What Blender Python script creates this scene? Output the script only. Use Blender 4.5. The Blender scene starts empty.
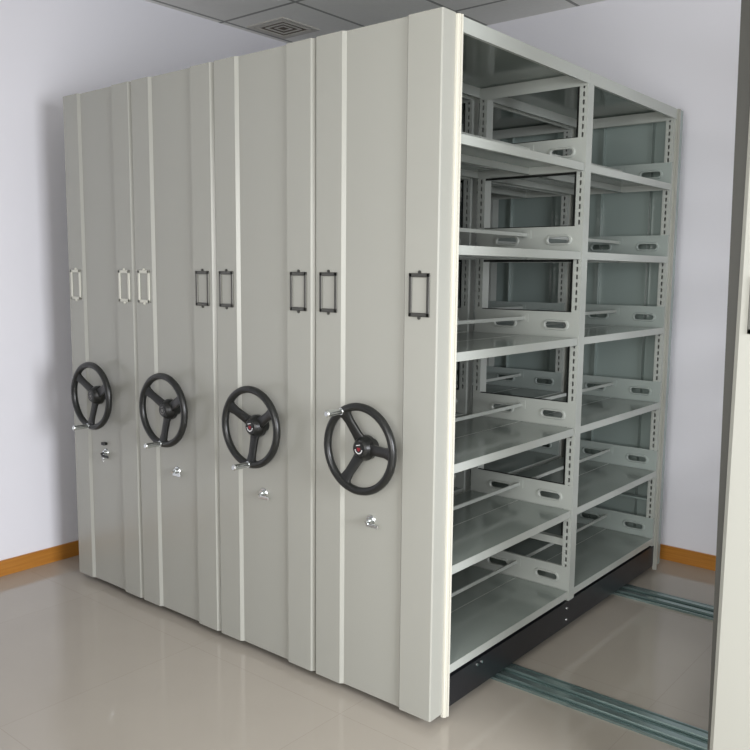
import bpy, bmesh, math
from mathutils import Matrix, Vector
C = bpy.context.scene.collection
S = bpy.context.scene

# ------------------------------------------------------------------ camera
cam_d = bpy.data.cameras.new('camera'); cam = bpy.data.objects.new('camera', cam_d); C.objects.link(cam)
yaw, pitch, roll, fpx = 0.6909, -0.1233, 0.0094, 831.63
F = Vector((-math.sin(yaw)*math.cos(pitch), math.cos(yaw)*math.cos(pitch), math.sin(pitch)))
R = Vector((math.cos(yaw), math.sin(yaw), 0)); U = R.cross(F)
R2 = R*math.cos(roll) + U*math.sin(roll); U2 = -R*math.sin(roll) + U*math.cos(roll)
M = Matrix((R2, U2, -F)).transposed().to_4x4(); M.translation = Vector((1.5063, -2.1515, 1.5125))
cam.matrix_world = M
cam_d.sensor_width = 36; cam_d.lens = 36*fpx/750; cam_d.clip_start = 0.05
S.camera = cam

# ------------------------------------------------------------------ world, lights, exposure
w = bpy.data.worlds.new('world'); S.world = w; w.use_nodes = True
w.node_tree.nodes['Background'].inputs[0].default_value = (0.75, 0.85, 1.0, 1)
w.node_tree.nodes['Background'].inputs[1].default_value = 0.6
def area(name, loc, target, sx, sy, power, col):
    d = bpy.data.lights.new(name, 'AREA'); d.shape = 'RECTANGLE'; d.size = sx; d.size_y = sy; d.energy = power; d.color = col
    o = bpy.data.objects.new(name, d); C.objects.link(o); o.location = loc
    o.rotation_euler = (Vector(target)-Vector(loc)).to_track_quat('-Z', 'Y').to_euler(); return o
fw = area('front_window_daylight', (1.5, -2.83, 1.6), (1.5, 0, 1.35), 1.6, 1.45, 50, (1.0, 0.985, 0.955)); fw.data.spread = math.radians(138)
rw = area('right_window_daylight', (3.98, -1.15, 1.6), (0.6, -0.6, 0.0), 1.5, 1.45, 108, (0.94, 0.955, 1.0)); rw.data.spread = math.radians(125)
S.view_settings.view_transform = 'Standard'; S.view_settings.look = 'None'; S.view_settings.gamma = 1
S.view_settings.use_curve_mapping = False
S.view_settings.exposure = 0.0

# ------------------------------------------------------------------ materials
def mat(name, col, rough=0.5, metal=0.0, bump=None, vary=None, spec=0.5, coat=0):
    m = bpy.data.materials.new(name); m.use_nodes = True; nt = m.node_tree; b = nt.nodes['Principled BSDF']
    b.inputs['Base Color'].default_value = (*col, 1); b.inputs['Roughness'].default_value = rough
    b.inputs['Metallic'].default_value = metal; b.inputs['Specular IOR Level'].default_value = spec
    b.inputs['Coat Weight'].default_value = coat
    tc = nt.nodes.new('ShaderNodeTexCoord')
    if vary:
        n = nt.nodes.new('ShaderNodeTexNoise'); n.inputs['Scale'].default_value = vary[0]; n.inputs['Detail'].default_value = 4
        nt.links.new(tc.outputs['Object'], n.inputs['Vector'])
        r = nt.nodes.new('ShaderNodeMapRange'); r.inputs[3].default_value = 1-vary[1]; r.inputs[4].default_value = 1+vary[1]
        nt.links.new(n.outputs[0], r.inputs[0])
        x = nt.nodes.new('ShaderNodeVectorMath'); x.operation = 'SCALE'; x.inputs[0].default_value = col
        nt.links.new(r.outputs[0], x.inputs['Scale']); nt.links.new(x.outputs[0], b.inputs['Base Color'])
    if bump:
        n = nt.nodes.new('ShaderNodeTexNoise'); n.inputs['Scale'].default_value = bump[0]; n.inputs['Detail'].default_value = 3
        nt.links.new(tc.outputs['Object'], n.inputs['Vector'])
        bp = nt.nodes.new('ShaderNodeBump'); bp.inputs['Strength'].default_value = bump[1]; bp.inputs['Distance'].default_value = 0.002
        nt.links.new(n.outputs[0], bp.inputs['Height']); nt.links.new(bp.outputs[0], b.inputs['Normal'])
    return m
PAINT = mat('beige_grey_powder_coat', (0.385, 0.387, 0.347), 0.27, bump=(260, 0.015), vary=(1.5, 0.015))
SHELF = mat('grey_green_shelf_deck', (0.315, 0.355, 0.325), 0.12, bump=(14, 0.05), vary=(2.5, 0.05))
STEEL = mat('pale_grey_frame_paint', (0.46, 0.485, 0.45), 0.3)
INNER = mat('grey_green_frame_paint', (0.38, 0.43, 0.405), 0.25)  # frame paint for the far plates, shade of the far bay put into the colour
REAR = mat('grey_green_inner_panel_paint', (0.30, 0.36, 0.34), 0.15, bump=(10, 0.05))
SEAL = mat('cream_rubber_seal', (0.68, 0.665, 0.58), 0.5)
DSEAL = mat('dark_rubber_seal', (0.05, 0.05, 0.043), 0.55)
BLACK = mat('black_plinth_paint', (0.012, 0.013, 0.016), 0.35)
RUB = mat('black_wheel_plastic', (0.012, 0.013, 0.012), 0.32, bump=(300, 0.1))
CHROME = mat('chrome', (0.72, 0.75, 0.75), 0.22, 1.0)
PEWTER = mat('pewter_metal', (0.13, 0.13, 0.118), 0.36, 0.8)
PALEH = mat('pale_holder_metal', (0.66, 0.66, 0.58), 0.5, 0.0)
ZINC = mat('galvanised_rail', (0.29, 0.385, 0.375), 0.2, 0.7, vary=(3, 0.03))
RED = mat('red_badge_enamel', (0.26, 0.015, 0.025), 0.3)
DULL = mat('worn_grey_badge', (0.16, 0.16, 0.15), 0.4)
WHITE = mat('white_badge_enamel', (0.75, 0.75, 0.75), 0.3)
WALL = mat('painted_wall', (0.84, 0.835, 0.88), 0.85, bump=(180, 0.06), vary=(0.6, 0.015))
GRILL = mat('dusty_vent_metal', (0.58, 0.56, 0.51), 0.5)
VDARK = mat('vent_dark', (0.14, 0.115, 0.085), 0.8)

def wood():
    m = mat('varnished_orange_wood', (0.48, 0.20, 0.035), 0.35); nt = m.node_tree; b = nt.nodes['Principled BSDF']
    tc = nt.nodes.new('ShaderNodeTexCoord'); mp = nt.nodes.new('ShaderNodeMapping'); mp.inputs['Scale'].default_value = (2, 2, 60)
    n = nt.nodes.new('ShaderNodeTexNoise'); n.inputs['Scale'].default_value = 2; n.inputs['Detail'].default_value = 6
    cr = nt.nodes.new('ShaderNodeValToRGB'); cr.color_ramp.elements[0].color = (0.34, 0.12, 0.015, 1); cr.color_ramp.elements[1].color = (0.58, 0.26, 0.045, 1)
    nt.links.new(tc.outputs['Object'], mp.inputs[0]); nt.links.new(mp.outputs[0], n.inputs['Vector'])
    nt.links.new(n.outputs[0], cr.inputs[0]); nt.links.new(cr.outputs[0], b.inputs['Base Color']); return m
WOOD = wood()
def tiles(name, c1, c2, grout, size, mortar, rough, off, noise, grough=None):
    m = mat(name, c1, rough); nt = m.node_tree; b = nt.nodes['Principled BSDF']
    tc = nt.nodes.new('ShaderNodeTexCoord'); mp = nt.nodes.new('ShaderNodeMapping'); mp.inputs['Location'].default_value = off
    br = nt.nodes.new('ShaderNodeTexBrick'); br.offset = 0; br.squash = 1
    br.inputs['Scale'].default_value = 1; br.inputs['Brick Width'].default_value = size[0]; br.inputs['Row Height'].default_value = size[1]
    br.inputs['Mortar Size'].default_value = mortar; br.inputs['Mortar Smooth'].default_value = 0.3
    br.inputs['Color1'].default_value = (*c1, 1); br.inputs['Color2'].default_value = (*c2, 1); br.inputs['Mortar'].default_value = (*grout, 1)
    n = nt.nodes.new('ShaderNodeTexNoise'); n.inputs['Scale'].default_value = noise[0]; n.inputs['Detail'].default_value = 5
    mx = nt.nodes.new('ShaderNodeMix'); mx.data_type = 'RGBA'; mx.blend_type = 'MULTIPLY'
    cr = nt.nodes.new('ShaderNodeMapRange'); cr.inputs[3].default_value = 1-noise[1]; cr.inputs[4].default_value = 1+noise[1]
    mx.inputs[0].default_value = 1
    nt.links.new(tc.outputs['Object'], mp.inputs[0]); nt.links.new(mp.outputs[0], br.inputs['Vector'])
    nt.links.new(tc.outputs['Object'], n.inputs['Vector']); nt.links.new(n.outputs[0], cr.inputs[0])
    nt.links.new(br.outputs['Color'], mx.inputs[6]); nt.links.new(cr.outputs[0], mx.inputs[7]); nt.links.new(mx.outputs[2], b.inputs['Base Color'])
    bp = nt.nodes.new('ShaderNodeBump'); bp.inputs['Strength'].default_value = 0.3; bp.inputs['Distance'].default_value = -0.002
    nt.links.new(br.outputs['Fac'], bp.inputs['Height']); nt.links.new(bp.outputs[0], b.inputs['Normal'])
    return m
FLOOR = tiles('polished_floor_tiles', (0.415, 0.378, 0.322), (0.425, 0.388, 0.332), (0.36, 0.325, 0.275), (0.8, 0.8), 0.0011, 0.09, (0.3, 0.14, 0), (3, 0.05))
CEIL = tiles('ceiling_tiles', (0.86, 0.855, 0.82), (0.88, 0.875, 0.84), (0.33, 0.33, 0.31), (0.58, 0.66), 0.012, 0.8, (-0.50+0.58*4, -1.17+0.66*8, 0), (40, 0.04))

# ------------------------------------------------------------------ helpers
def finish(name, bm, m, parent=None, smooth=False):
    bmesh.ops.recalc_face_normals(bm, faces=bm.faces)
    me = bpy.data.meshes.new(name); bm.to_mesh(me); bm.free()
    for k in (m if isinstance(m, (list, tuple)) else [m]): me.materials.append(k)
    o = bpy.data.objects.new(name, me); C.objects.link(o)
    if parent: o.parent = parent
    if smooth:
        for p in me.polygons: p.use_smooth = True
        md = None
        try:
            me.set_sharp_from_angle(angle=math.radians(38))
        except Exception: pass
    return o
def box(bm, x0, x1, y0, y1, z0, z1, bevel=0, seg=2, mi=0):
    r = bmesh.ops.create_cube(bm, size=1)
    vs = r['verts']
    for v in vs:
        v.co = Vector(((x0+x1)/2 + v.co.x*(x1-x0), (y0+y1)/2 + v.co.y*(y1-y0), (z0+z1)/2 + v.co.z*(z1-z0)))
    if bevel:
        es = list({e for v in vs for e in v.link_edges})
        bmesh.ops.bevel(bm, geom=es, offset=bevel, segments=seg, affect='EDGES', profile=0.5)
    elif mi:
        for f in {f for v in vs for f in v.link_faces}: f.material_index = mi
def B(name, args, m, parent=None, **k):
    bm = bmesh.new()
    for a in args: box(bm, *a, **k)
    return finish(name, bm, m, parent)
def prism(bm, pts, z0, z1):
    """vertical extrusion of a plan outline"""
    lo = [bm.verts.new((x, y, z0)) for x, y in pts]; hi = [bm.verts.new((x, y, z1)) for x, y in pts]
    n = len(pts)
    for i in range(n): bm.faces.new((lo[i], lo[(i+1) % n], hi[(i+1) % n], hi[i]))
    bm.faces.new(lo[::-1]); bm.faces.new(hi)
def cyl(bm, a, b, r0, r1=None, seg=20, mi=0):
    a, b = Vector(a), Vector(b); d = b-a; r1 = r0 if r1 is None else r1
    q = d.to_track_quat('Z', 'Y').to_matrix()
    A = []; Bv = []
    for i in range(seg):
        t = 2*math.pi*i/seg; p = Vector((math.cos(t), math.sin(t), 0))
        A.append(bm.verts.new(a+q@(p*r0))); Bv.append(bm.verts.new(b+q@(p*r1)))
    fs = [bm.faces.new((A[i], A[(i+1) % seg], Bv[(i+1) % seg], Bv[i])) for i in range(seg)]
    fs += [bm.faces.new(A[::-1]), bm.faces.new(Bv)]
    for f in fs: f.material_index = mi
def tag(o, label, cat, group=None):
    o['label'] = label; o['category'] = cat
    if group: o['group'] = group
def struct(o): o['kind'] = 'structure'; return o

# ------------------------------------------------------------------ room
XL, XR, YF, YB, ZC = -2.444, 4.1, -2.95, 2.164, 2.948
T = 0.12
struct(B('floor', [(XL-T, XR+T, YF-T, YB+T, -0.1, 0)], FLOOR))
struct(B('ceiling', [(XL-T, XR+T, YF-T, YB+T, ZC, ZC+0.08)], CEIL))
struct(B('wall_left', [(XL-T, XL, YF-T, YB+T, 0, ZC)], WALL))
struct(B('wall_back', [(XL, XR, YB, YB+T, 0, ZC)], WALL))
# walls with a window opening behind and beside the camera
struct(B('wall_right', [(XR, XR+T, YF, -2.0, 0, ZC), (XR, XR+T, -0.3, YB, 0, ZC), (XR, XR+T, -2.0, -0.3, 0, 0.8), (XR, XR+T, -2.0, -0.3, 2.4, ZC)], WALL))
struct(B('wall_front', [(XL, 0.65, YF-T, YF, 0, ZC), (2.35, XR, YF-T, YF, 0, ZC), (0.65, 2.35, YF-T, YF, 0, 0.8), (0.65, 2.35, YF-T, YF, 2.4, ZC)], WALL))
def window(n, axis, a0, a1, p):
    fr = []
    def bx(u0, u1, z0, z1): fr.append((u0, u1, p-0.03, p+0.03, z0, z1) if axis == 'x' else (p-0.03, p+0.03, u0, u1, z0, z1))
    bx(a0, a1, 0.8, 0.86); bx(a0, a1, 2.34, 2.4); m = (a0+a1)/2
    bx(a0, a0+0.06, 0.86, 2.34); bx(a1-0.06, a1, 0.86, 2.34); bx(m-0.03, m+0.03, 0.86, 2.34)
    struct(B('window_%d' % n, fr, SEAL))
window(1, 'x', 0.65, 2.35, YF-0.06); window(2, 'y', -2.0, -0.3, XR+0.06)
struct(B('baseboard_left', [(XL, XL+0.012, YF, YB, 0, 0.078)], WOOD))
struct(B('baseboard_back', [(XL+0.012, XR, YB-0.012, YB, 0, 0.078)], WOOD))

# ceiling air diffuser above the left end
v = bpy.data.objects.new('ceiling_vent', None); C.objects.link(v); v.location = (-2.22, 1.47, ZC)
tag(v, 'square dusty air vent with dark louvres in the ceiling beside the left wall', 'vent')
fr = bmesh.new()
for k, (h, zt) in enumerate(((0.155, -0.006), (0.118, -0.008), (0.078, -0.006), (0.04, -0.004))):
    t = 0.028 if k == 0 else 0.012
    for a in ((-h, h, -h, -h+t), (-h, h, h-t, h), (-h, -h+t, -h+t, h-t), (h-t, h, -h+t, h-t)):
        box(fr, *a, zt, 0)
finish('vent_frame', fr, GRILL, v)
B('vent_backing', [(-0.13, 0.13, -0.13, 0.13, -0.002, 0)], VDARK, v)

# ------------------------------------------------------------------ floor rails
def rail(y0, y1, label):
    bm = bmesh.new(); w_ = y1-y0
    box(bm, -2.2, 2.0, y0, y1, 0.0, 0.005)
    for c in (0.28, 0.72):
        yc = y0+w_*c
        box(bm, -2.2, 2.0, yc-0.016, yc+0.016, 0.005, 0.016, bevel=0.003, seg=1)
    box(bm, -2.2, 2.0, y0, y0+0.006, 0.005, 0.01); box(bm, -2.2, 2.0, y1-0.006, y1, 0.005, 0.01)
    o = finish('floor_rail', bm, ZINC); tag(o, label, 'rail', 'galvanised floor rails')
rail(0.415, 0.56, 'galvanised double floor rail nearer the camera, running out from under the near bay')
rail(1.51, 1.655, 'galvanised double floor rail farther back, running out near the orange baseboard')

# ------------------------------------------------------------------ mobile shelving unit
W = 0.534; PITCH = 0.5368; A = 0.142; P = 0.026; YC = -0.015; ZT = 2.30; ZB = 0.03
LEV = [0.188, 0.537, 0.884, 1.255, 1.600, 1.946]
YM = [(0.008, 0.075), (0.962, 1.012), (1.89, 1.95)]
FW = 0.50
YEND = 1.985                                  # inner plane of the rear end panel
def flip(pts): return [(x, YEND-y) for x, y in pts]
def side_outline(right, d=0.012, c=0.0115):
    t = 0.003; o = -0.0012; i = -A
    pts = [(o, 0.042), (o, -P+c), (o-c, -P), (i+d, -P), (i, -P+max(d, 0.0115)-0.0005), (i, 0.012), (i+t, 0.012), (i+t, -P+max(d, 0.0115)+t*0.4), (i+d+t*0.4, -P+t), (o-c-t*0.4, -P+t), (o-t, -P+c+t*0.4), (o-t, 0.042)]
    return pts if right else [(-W-x-0.0012, y) for x, y in pts]
def shared(store, key, make):
    if key not in store: store[key] = make()
    return store[key]
def upright(y0, y1, face, parent, x1):
    """hollow slotted post; face -1 = slots towards the viewer, +1 = towards the rear"""
    bm = bmesh.new(); wd = 0.037; x0 = x1-wd; t = 0.002; z0, z1 = 0.145, 2.262
    ys, yo = (y0, y1) if face < 0 else (y1, y0)
    s = -1 if face > 0 else 1
    box(bm, x0, x0+t, y0, y1, z0, z1); box(bm, x1-t, x1, y0, y1, z0, z1)
    yy = sorted((yo, yo-s*t)); box(bm, x0+t, x1-t, yy[0], yy[1], z0, z1)
    yy = sorted((ys, ys+s*t)); xc = (x0+x1)/2; hw = 0.004
    box(bm, x0+t, xc-hw, yy[0], yy[1], z0, z1); box(bm, xc+hw, x1-t, yy[0], yy[1], z0, z1)
    z = z0
    while z < z1-0.01:
        box(bm, xc-hw, xc+hw, yy[0], yy[1], z, min(z+0.0125, z1)); z += 0.031
    return finish('upright_post', bm, STEEL, parent)
def stadium(cx, cz, hl, hr, n=8):
    pts = []
    for k in range(n+1):
        a = -math.pi/2+math.pi*k/n; pts.append((cx+hl-hr+hr*math.cos(a), cz+hr*math.sin(a)))
    for k in range(n+1):
        a = math.pi/2+math.pi*k/n; pts.append((cx-hl+hr+hr*math.cos(a), cz+hr*math.sin(a)))
    return pts
def plate(y, face, z, parent, m=None):
    """low side plate with two embossed oval hand holes, real openings"""
    h = 0.10; x0, x1 = -FW+0.002, -0.002
    bm = bmesh.new(); holes = [stadium(-0.104, z+0.048, 0.047, 0.012), stadium(-FW+0.104+0.05, z+0.048, 0.047, 0.012)]
    yf = y; yb = y-face*0.003*-1
    th = 0.002*(-face)
    for hp in holes:
        n = len(hp); cx = sum(p[0] for p in hp)/n
        out = stadium(cx, z+0.048, 0.060, 0.022)
        fl = []
        rings = []
        for pts, yy in ((out, yf), (stadium(cx, z+0.048, 0.056, 0.018), yf+face*0.006), (stadium(cx, z+0.048, 0.050, 0.014), yf+face*0.006), (hp, yf+face*0.002), (hp, yf-face*0.004)):
            rings.append([bm.verts.new((px, yy, pz)) for px, pz in pts])
        for a, b in zip(rings, rings[1:]):
            for i in range(n): bm.faces.new((a[i], a[(i+1) % n], b[(i+1) % n], b[i]))
    # sheet around the embossings, filled from an outline with two holes
    edges = []
    o4 = [bm.verts.new((a, yf, b)) for a, b in ((x0, z), (x1, z), (x1, z+h), (x0, z+h))]
    for i in range(4): edges.append(bm.edges.new((o4[i], o4[(i+1) % 4])))
    for cx in (sum(p[0] for p in holes[0])/len(holes[0]), sum(p[0] for p in holes[1])/len(holes[1])):
        pts = stadium(cx, z+0.048, 0.060, 0.022); vs = [bm.verts.new((px, yf, pz)) for px, pz in pts]
        for i in range(len(vs)): edges.append(bm.edges.new((vs[i], vs[(i+1) % len(vs)])))
    bmesh.ops.triangle_fill(bm, edges=edges, use_beauty=True)
    bmesh.ops.remove_doubles(bm, verts=bm.verts, dist=1e-5)
    # folded top edge
    ya, yc = sorted((yf, yf-face*0.012)); box(bm, x0, x1, ya, yc, z+h, z+h+0.002)
    ya, yc = sorted((yf, yf+face*0.003)); box(bm, -FW/2-0.018, -FW/2+0.018, ya, yc, z+0.055, z+0.09)
    return finish('side_plate', bm, m or STEEL, parent)
def tray(x0, x1, y0, y1, zt, parent, name='shelf', h=0.030):
    bm = bmesh.new(); t = 0.0015
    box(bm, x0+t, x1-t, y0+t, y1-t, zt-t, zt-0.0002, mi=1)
    for a in ((x0, x0+t, y0, y1), (x1-t, x1, y0, y1), (x0+t, x1-t, y0, y0+t), (x0+t, x1-t, y1-t, y1)): box(bm, *a, zt-h, zt)
    r = 0.012                                   # returns of the folded lips, seen from below
    for a in ((x0+t, x0+r, y0+t, y1-t), (x1-r, x1-t, y0+t, y1-t)): box(bm, *a, zt-h, zt-h+t)
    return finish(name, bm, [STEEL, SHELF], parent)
def card_holder(cx, zc, m, parent):
    bm = bmesh.new(); y = -P; hw, hh = 0.041, 0.069
    for a in ((-hw, hw, hh-0.013, hh), (-hw, hw, -hh, -hh+0.013), (-hw, -hw+0.0125, -hh, hh), (hw-0.0125, hw, -hh, hh)):
        box(bm, cx+a[0], cx+a[1], y-0.005, y, zc+a[2], zc+a[3], bevel=0.0015, seg=1)
    for s in (1, -1):                           # pinned eyelets
        cyl(bm, (cx, y-0.003, zc+s*(hh+0.003)), (cx, y, zc+s*(hh+0.003)), 0.006, seg=12)
        cyl(bm, (cx, y-0.006, zc+s*(hh+0.003)), (cx, y-0.003, zc+s*(hh+0.003)), 0.0035, seg=10)
    o = finish('card_holder', bm, m, parent)
    return o
def hand_wheel(cx, cz, rot, parent, badge=True):
    YW = -0.088; RR = 0.1425; tr = 0.0145
    bm = bmesh.new(); N = 56; K = 12; ring = []
    for i in range(N):
        t = 2*math.pi*i/N; row = []
        for k in range(K):
            u = 2*math.pi*k/K; rr = RR+tr*math.cos(u)*0.95
            row.append(bm.verts.new((cx+rr*math.cos(t), YW+tr*math.sin(u), cz+rr*math.sin(t))))
        ring.append(row)
    for i in range(N):
        for k in range(K):
            a, b = ring[i], ring[(i+1) % N]; bm.faces.new((a[k], a[(k+1) % K], b[(k+1) % K], b[k]))
    for s in range(3):                          # flat spokes that flare at the rim
        t = rot+2*math.pi*s/3; d = Vector((math.cos(t), 0, math.sin(t))); n = Vector((-math.sin(t), 0, math.cos(t)))
        prof = [(0.018, 0.024, -0.062), (0.05, 0.018, -0.070), (0.10, 0.0165, -0.080), (0.122, 0.020, -0.085), (0.142, 0.036, -0.088)]
        pr = None
        for r, hw, yy in prof:
            c = Vector((cx, yy, cz))+d*r
            q = [bm.verts.new(c+n*hw*a+Vector((0, b, 0))) for a, b in ((-1, -0.003), (-0.7, -0.007), (0.7, -0.007), (1, -0.003), (1, 0.006), (-1, 0.006))]
            if pr:
                for i in range(6): bm.faces.new((pr[i], pr[(i+1) % 6], q[(i+1) % 6], q[i]))
            else: bm.faces.new(q)
            pr = q
        bm.faces.new(pr[::-1])
    cyl(bm, (cx, YC, cz), (cx, -0.045, cz), 0.026, 0.026, 28)
    cyl(bm, (cx, -0.045, cz), (cx, -0.062, cz), 0.043, 0.044, 28)
    cyl(bm, (cx, -0.062, cz), (cx, -0.084, cz), 0.044, 0.031, 28)
    cyl(bm, (cx, -0.084, cz), (cx, -0.090, cz), 0.031, 0.025, 28)
    o = finish('hand_wheel', bm, RUB, parent, smooth=True)
    o['label'] = 'black three-spoke hand wheel'
    # crank grip on the last spoke
    t = rot+4*math.pi/3; gx, gz = cx+0.140*math.cos(t), cz+0.140*math.sin(t)
    bm = bmesh.new()
    cyl(bm, (gx, -0.094, gz), (gx, -0.103, gz), 0.012, 0.012, 18); cyl(bm, (gx, -0.103, gz), (gx, -0.170, gz), 0.0095, 0.0115, 18)
    cyl(bm, (gx, -0.170, gz), (gx, -0.175, gz), 0.0115, 0.008, 18)
    g = finish('crank_grip', bm, CHROME, o, smooth=True); g['label'] = 'chrome crank grip'
    # badge: ring of small white strokes round a red triangle
    bm = bmesh.new(); yb = -0.090
    cyl(bm, (cx, yb, cz), (cx, yb-0.0015, cz), 0.0185, 0.0185, 28)
    def flat(pts, mi):
        f1 = [bm.verts.new((cx+px, yb-0.0022, cz+pz)) for px, pz in pts]; f0 = [bm.verts.new((cx+px, yb-0.0014, cz+pz)) for px, pz in pts]
        fs = [bm.faces.new(f1)]
        for i in range(len(pts)): fs.append(bm.faces.new((f1[i], f0[i], f0[(i+1) % len(pts)], f1[(i+1) % len(pts)])))
        for f in fs: f.material_index = mi
    for k in range(9):
        a0 = math.radians(190+k*19); a1 = a0+math.radians(13)
        flat([(0.0125*math.cos(a0), 0.0125*math.sin(a0)), (0.0165*math.cos(a0), 0.0165*math.sin(a0)), (0.0165*math.cos(a1), 0.0165*math.sin(a1)), (0.0125*math.cos(a1), 0.0125*math.sin(a1))], 2)
    flat([(-0.010, 0.010), (0.006, 0.014), (0.007, 0.0165), (-0.010, 0.0128)], 2)
    flat([(-0.0075, 0.003), (-0.0035, 0.006), (0, 0.0035), (0.0035, 0.006), (0.0075, 0.003), (0.003, -0.007), (-0.003, -0.007)], 1)
    finish('badge', bm, [RUB, RED if badge else DULL, WHITE if badge else DULL], o)
    return o
def lock(cx, cz, parent, black=False):
    bm = bmesh.new()
    cyl(bm, (cx, YC, cz), (cx, YC-0.004, cz), 0.019, 0.017, 20); cyl(bm, (cx, YC-0.004, cz), (cx, -0.030, cz), 0.0115, 0.010, 20)
    o = finish('lock', bm, CHROME, parent, smooth=True); o['label'] = 'chrome cylinder lock'
    bm = bmesh.new(); cyl(bm, (cx, -0.030, cz), (cx, -0.044, cz-0.003), 0.0045, 0.0045, 8)
    box(bm, cx-0.004, cx+0.050, -0.040, -0.034, cz-0.018, cz-0.006, bevel=0.002, seg=1)
    finish('key', bm, RUB if black else CHROME, o)
    if black:
        bm = bmesh.new(); box(bm, cx-0.014, cx+0.014, -0.035, YC, cz+0.036, cz+0.050, bevel=0.004)
        finish('key_fob', bm, RUB, o)
        bm = bmesh.new(); cyl(bm, (cx-0.002, -0.03, cz-0.04), (cx-0.002, -0.03, cz-0.012), 0.004, 0.008, 10)
        finish('key_blade', bm, CHROME, o)
    return o

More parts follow.
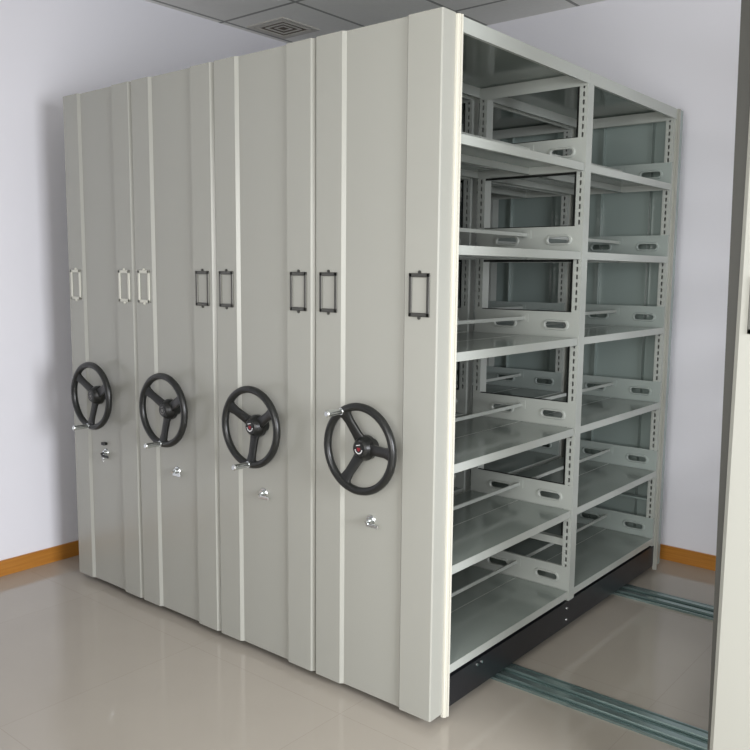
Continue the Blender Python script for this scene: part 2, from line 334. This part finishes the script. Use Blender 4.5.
def shelving(kind):
    """kind: 'open' = last unit with its full seal showing, 'closed' = pushed against a neighbour, 'fixed' = no wheel"""
    u = bpy.data.objects.new('mobile_shelving_unit', None); C.objects.link(u)
    seal_out = 0.0125 if kind == 'open' else 0.0008
    # front
    for r in (True, False):
        bm = bmesh.new(); prism(bm, side_outline(r, 0.012, 0.004 if kind == 'open' and r else 0.0115), ZB, ZT)
        pts = side_outline(r); xs = [p[0] for p in pts]
        box(bm, min(xs)+0.013, max(xs)-0.013, -P+0.004, 0.010, ZT-0.012, ZT-0.002)      # closed top and foot of the channel
        box(bm, min(xs)+0.013, max(xs)-0.013, -P+0.004, 0.010, ZB+0.002, ZB+0.012)
        finish('front_side_panel', bm, PAINT, u)
    B('front_centre_panel', [(-W+A-0.003, -A+0.003, YC, YC+0.002, ZB, ZT)], PAINT, u)
    for r in (True, False):
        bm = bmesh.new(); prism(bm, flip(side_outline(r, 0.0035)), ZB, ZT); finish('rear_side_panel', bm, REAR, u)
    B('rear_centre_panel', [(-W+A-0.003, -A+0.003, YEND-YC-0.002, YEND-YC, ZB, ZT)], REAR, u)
    # rubber seals down the right edge, ridged
    for y0, s in ((0.043, 1), (YEND-0.043, -1)):
        bm = bmesh.new()
        for a, b, e in ((0.0, 0.005, 0.45), (0.005, 0.012, 0.8), (0.012, 0.015, 0.45), (0.015, 0.022, 1.0), (0.022, 0.028, 0.5)):
            ya, yb = sorted((y0+s*a, y0+s*b)); box(bm, -0.006, seal_out*e, ya, yb, 0.018, ZT-0.003)
        finish('seal_strip', bm, SEAL if s > 0 else PAINT, u)
    if kind == 'fixed':
        bm = bmesh.new(); pts = [(-W-0.010, 0.012), (-W-0.010, 0.038), (-W-0.001, 0.038), (-W-0.001, 0.012)]
        prism(bm, pts, 0.02, ZT-0.002)
        for vv in bm.verts:
            if vv.co.x < -W-0.005 and vv.co.z > 1: vv.co.x -= 0.035
        so = finish('dark_seal_strip', bm, DSEAL, u)
    # frames
    for k, (y0, y1) in enumerate(YM):
        f = 1 if k == 0 else -1
        o_ = 0 if k == 1 else -0.0046
        upright(y0, y1, f, u, o_); upright(y0, y1, f, u, -FW+0.037-o_)
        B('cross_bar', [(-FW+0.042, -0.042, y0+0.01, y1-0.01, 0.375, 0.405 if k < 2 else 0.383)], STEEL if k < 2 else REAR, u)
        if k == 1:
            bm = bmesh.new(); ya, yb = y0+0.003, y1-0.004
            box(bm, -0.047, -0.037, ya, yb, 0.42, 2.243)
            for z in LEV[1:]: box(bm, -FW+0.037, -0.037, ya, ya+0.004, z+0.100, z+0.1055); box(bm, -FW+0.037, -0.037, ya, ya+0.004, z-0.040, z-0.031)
            finish('window_gasket', bm, RUB, u)  # thin black strips along the right jamb, plate tops and shelf undersides
        for z in LEV:
            if k == 0: plate(y1+0.0015, 1, z, u)
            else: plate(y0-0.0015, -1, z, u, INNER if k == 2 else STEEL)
    # shelves, back stops and roof
    for y0, y1 in ((YM[0][1]+0.005, YM[1][0]-0.006), (YM[1][1]+0.002, YM[2][0]-0.006)):
        for z in LEV:
            tray(-FW/2+0.001, -0.002, y0, y1, z, u); tray(-FW+0.002, -FW/2-0.001, y0, y1, z, u)
            B('back_stop', [(-FW/2-0.003, -FW/2+0.003, y0-0.001, y1+0.001, z+0.064, z+0.078)], STEEL, u)
    for y0, y1 in ((0.050, YM[1][1]-0.0405), (YM[1][1]-0.0395, YM[2][1]-0.006)):
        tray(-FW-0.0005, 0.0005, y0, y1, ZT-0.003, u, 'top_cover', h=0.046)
    for y in (YM[1][0]-0.004, YM[2][0]-0.004): B('top_rail', [(-FW+0.002, -0.002, y, y+0.002, 2.243, 2.290)], STEEL, u)
    # plinth
    bm = bmesh.new(); box(bm, -FW+0.004, -0.004, 0.012, 1.945, 0.036, 0.142)
    for y in (0.45, 0.53, 1.56, 1.65): cyl(bm, (-0.12, y, 0.044), (-0.10, y, 0.044), 0.027, seg=18); cyl(bm, (-0.40, y, 0.044), (-0.38, y, 0.044), 0.027, seg=18)
    pl = finish('plinth', bm, BLACK, u)
    for y, z in ((0.955, 0.115), (0.955, 0.065), (1.925, 0.11), (1.925, 0.06), (0.26, 0.125), (0.29, 0.125)):
        bm = bmesh.new(); cyl(bm, (-0.004, y, z), (0.001, y, z), 0.006, 0.005, 10); finish('bolt', bm, CHROME, pl)
    return u

def dress(u, left_m, right_m, wheel_rot, black=False, zw=0.94):
    card_holder(-W+0.071, 1.441, left_m, u); card_holder(-0.0715, 1.441, right_m, u)
    if wheel_rot is not None:
        hand_wheel(-PITCH/2+0.003, zw, wheel_rot, u, not (left_m is PALEH)); lock(-PITCH/2-0.004, 0.665, u, black)
def copy_tree(o, parent=None):
    c = o.copy(); C.objects.link(c)
    if parent: c.parent = parent
    for ch in list(o.children): copy_tree(ch, c)
    return c
G = 'mobile shelving units pushed together'
u4 = shelving('open'); u5 = shelving('fixed')
u3 = shelving('closed'); u2 = copy_tree(u3); u1 = copy_tree(u3)
rad = math.radians
dress(u4, PEWTER, PEWTER, rad(240), zw=0.926)

dress(u3, PEWTER, PEWTER, rad(30), zw=0.932); dress(u2, PALEH, PEWTER, rad(27), zw=0.935); dress(u1, PALEH, PALEH, rad(24), True)
dress(u5, PEWTER, PEWTER, None)
u3.location = (-PITCH, 0, 0); u2.location = (-2*PITCH, 0, 0); u1.location = (-3*PITCH, 0, 0); u5.location = (0.888+W, 0, 0)
tag(u4, 'beige steel shelving unit nearest the camera, its empty shelves showing on its open side', 'shelving unit', G)
tag(u3, 'beige shelving unit with two dark card frames, directly left of the unit with open side', 'shelving unit', G)
tag(u2, 'beige shelving unit with one pale and one dark card frame, third from the open side', 'shelving unit', G)
tag(u1, 'beige shelving unit farthest left by the wall, with two pale card frames and black keys', 'shelving unit', G)
tag(u5, 'pale shelving unit at the right picture edge, standing apart with a dark rubber edge', 'shelving unit')
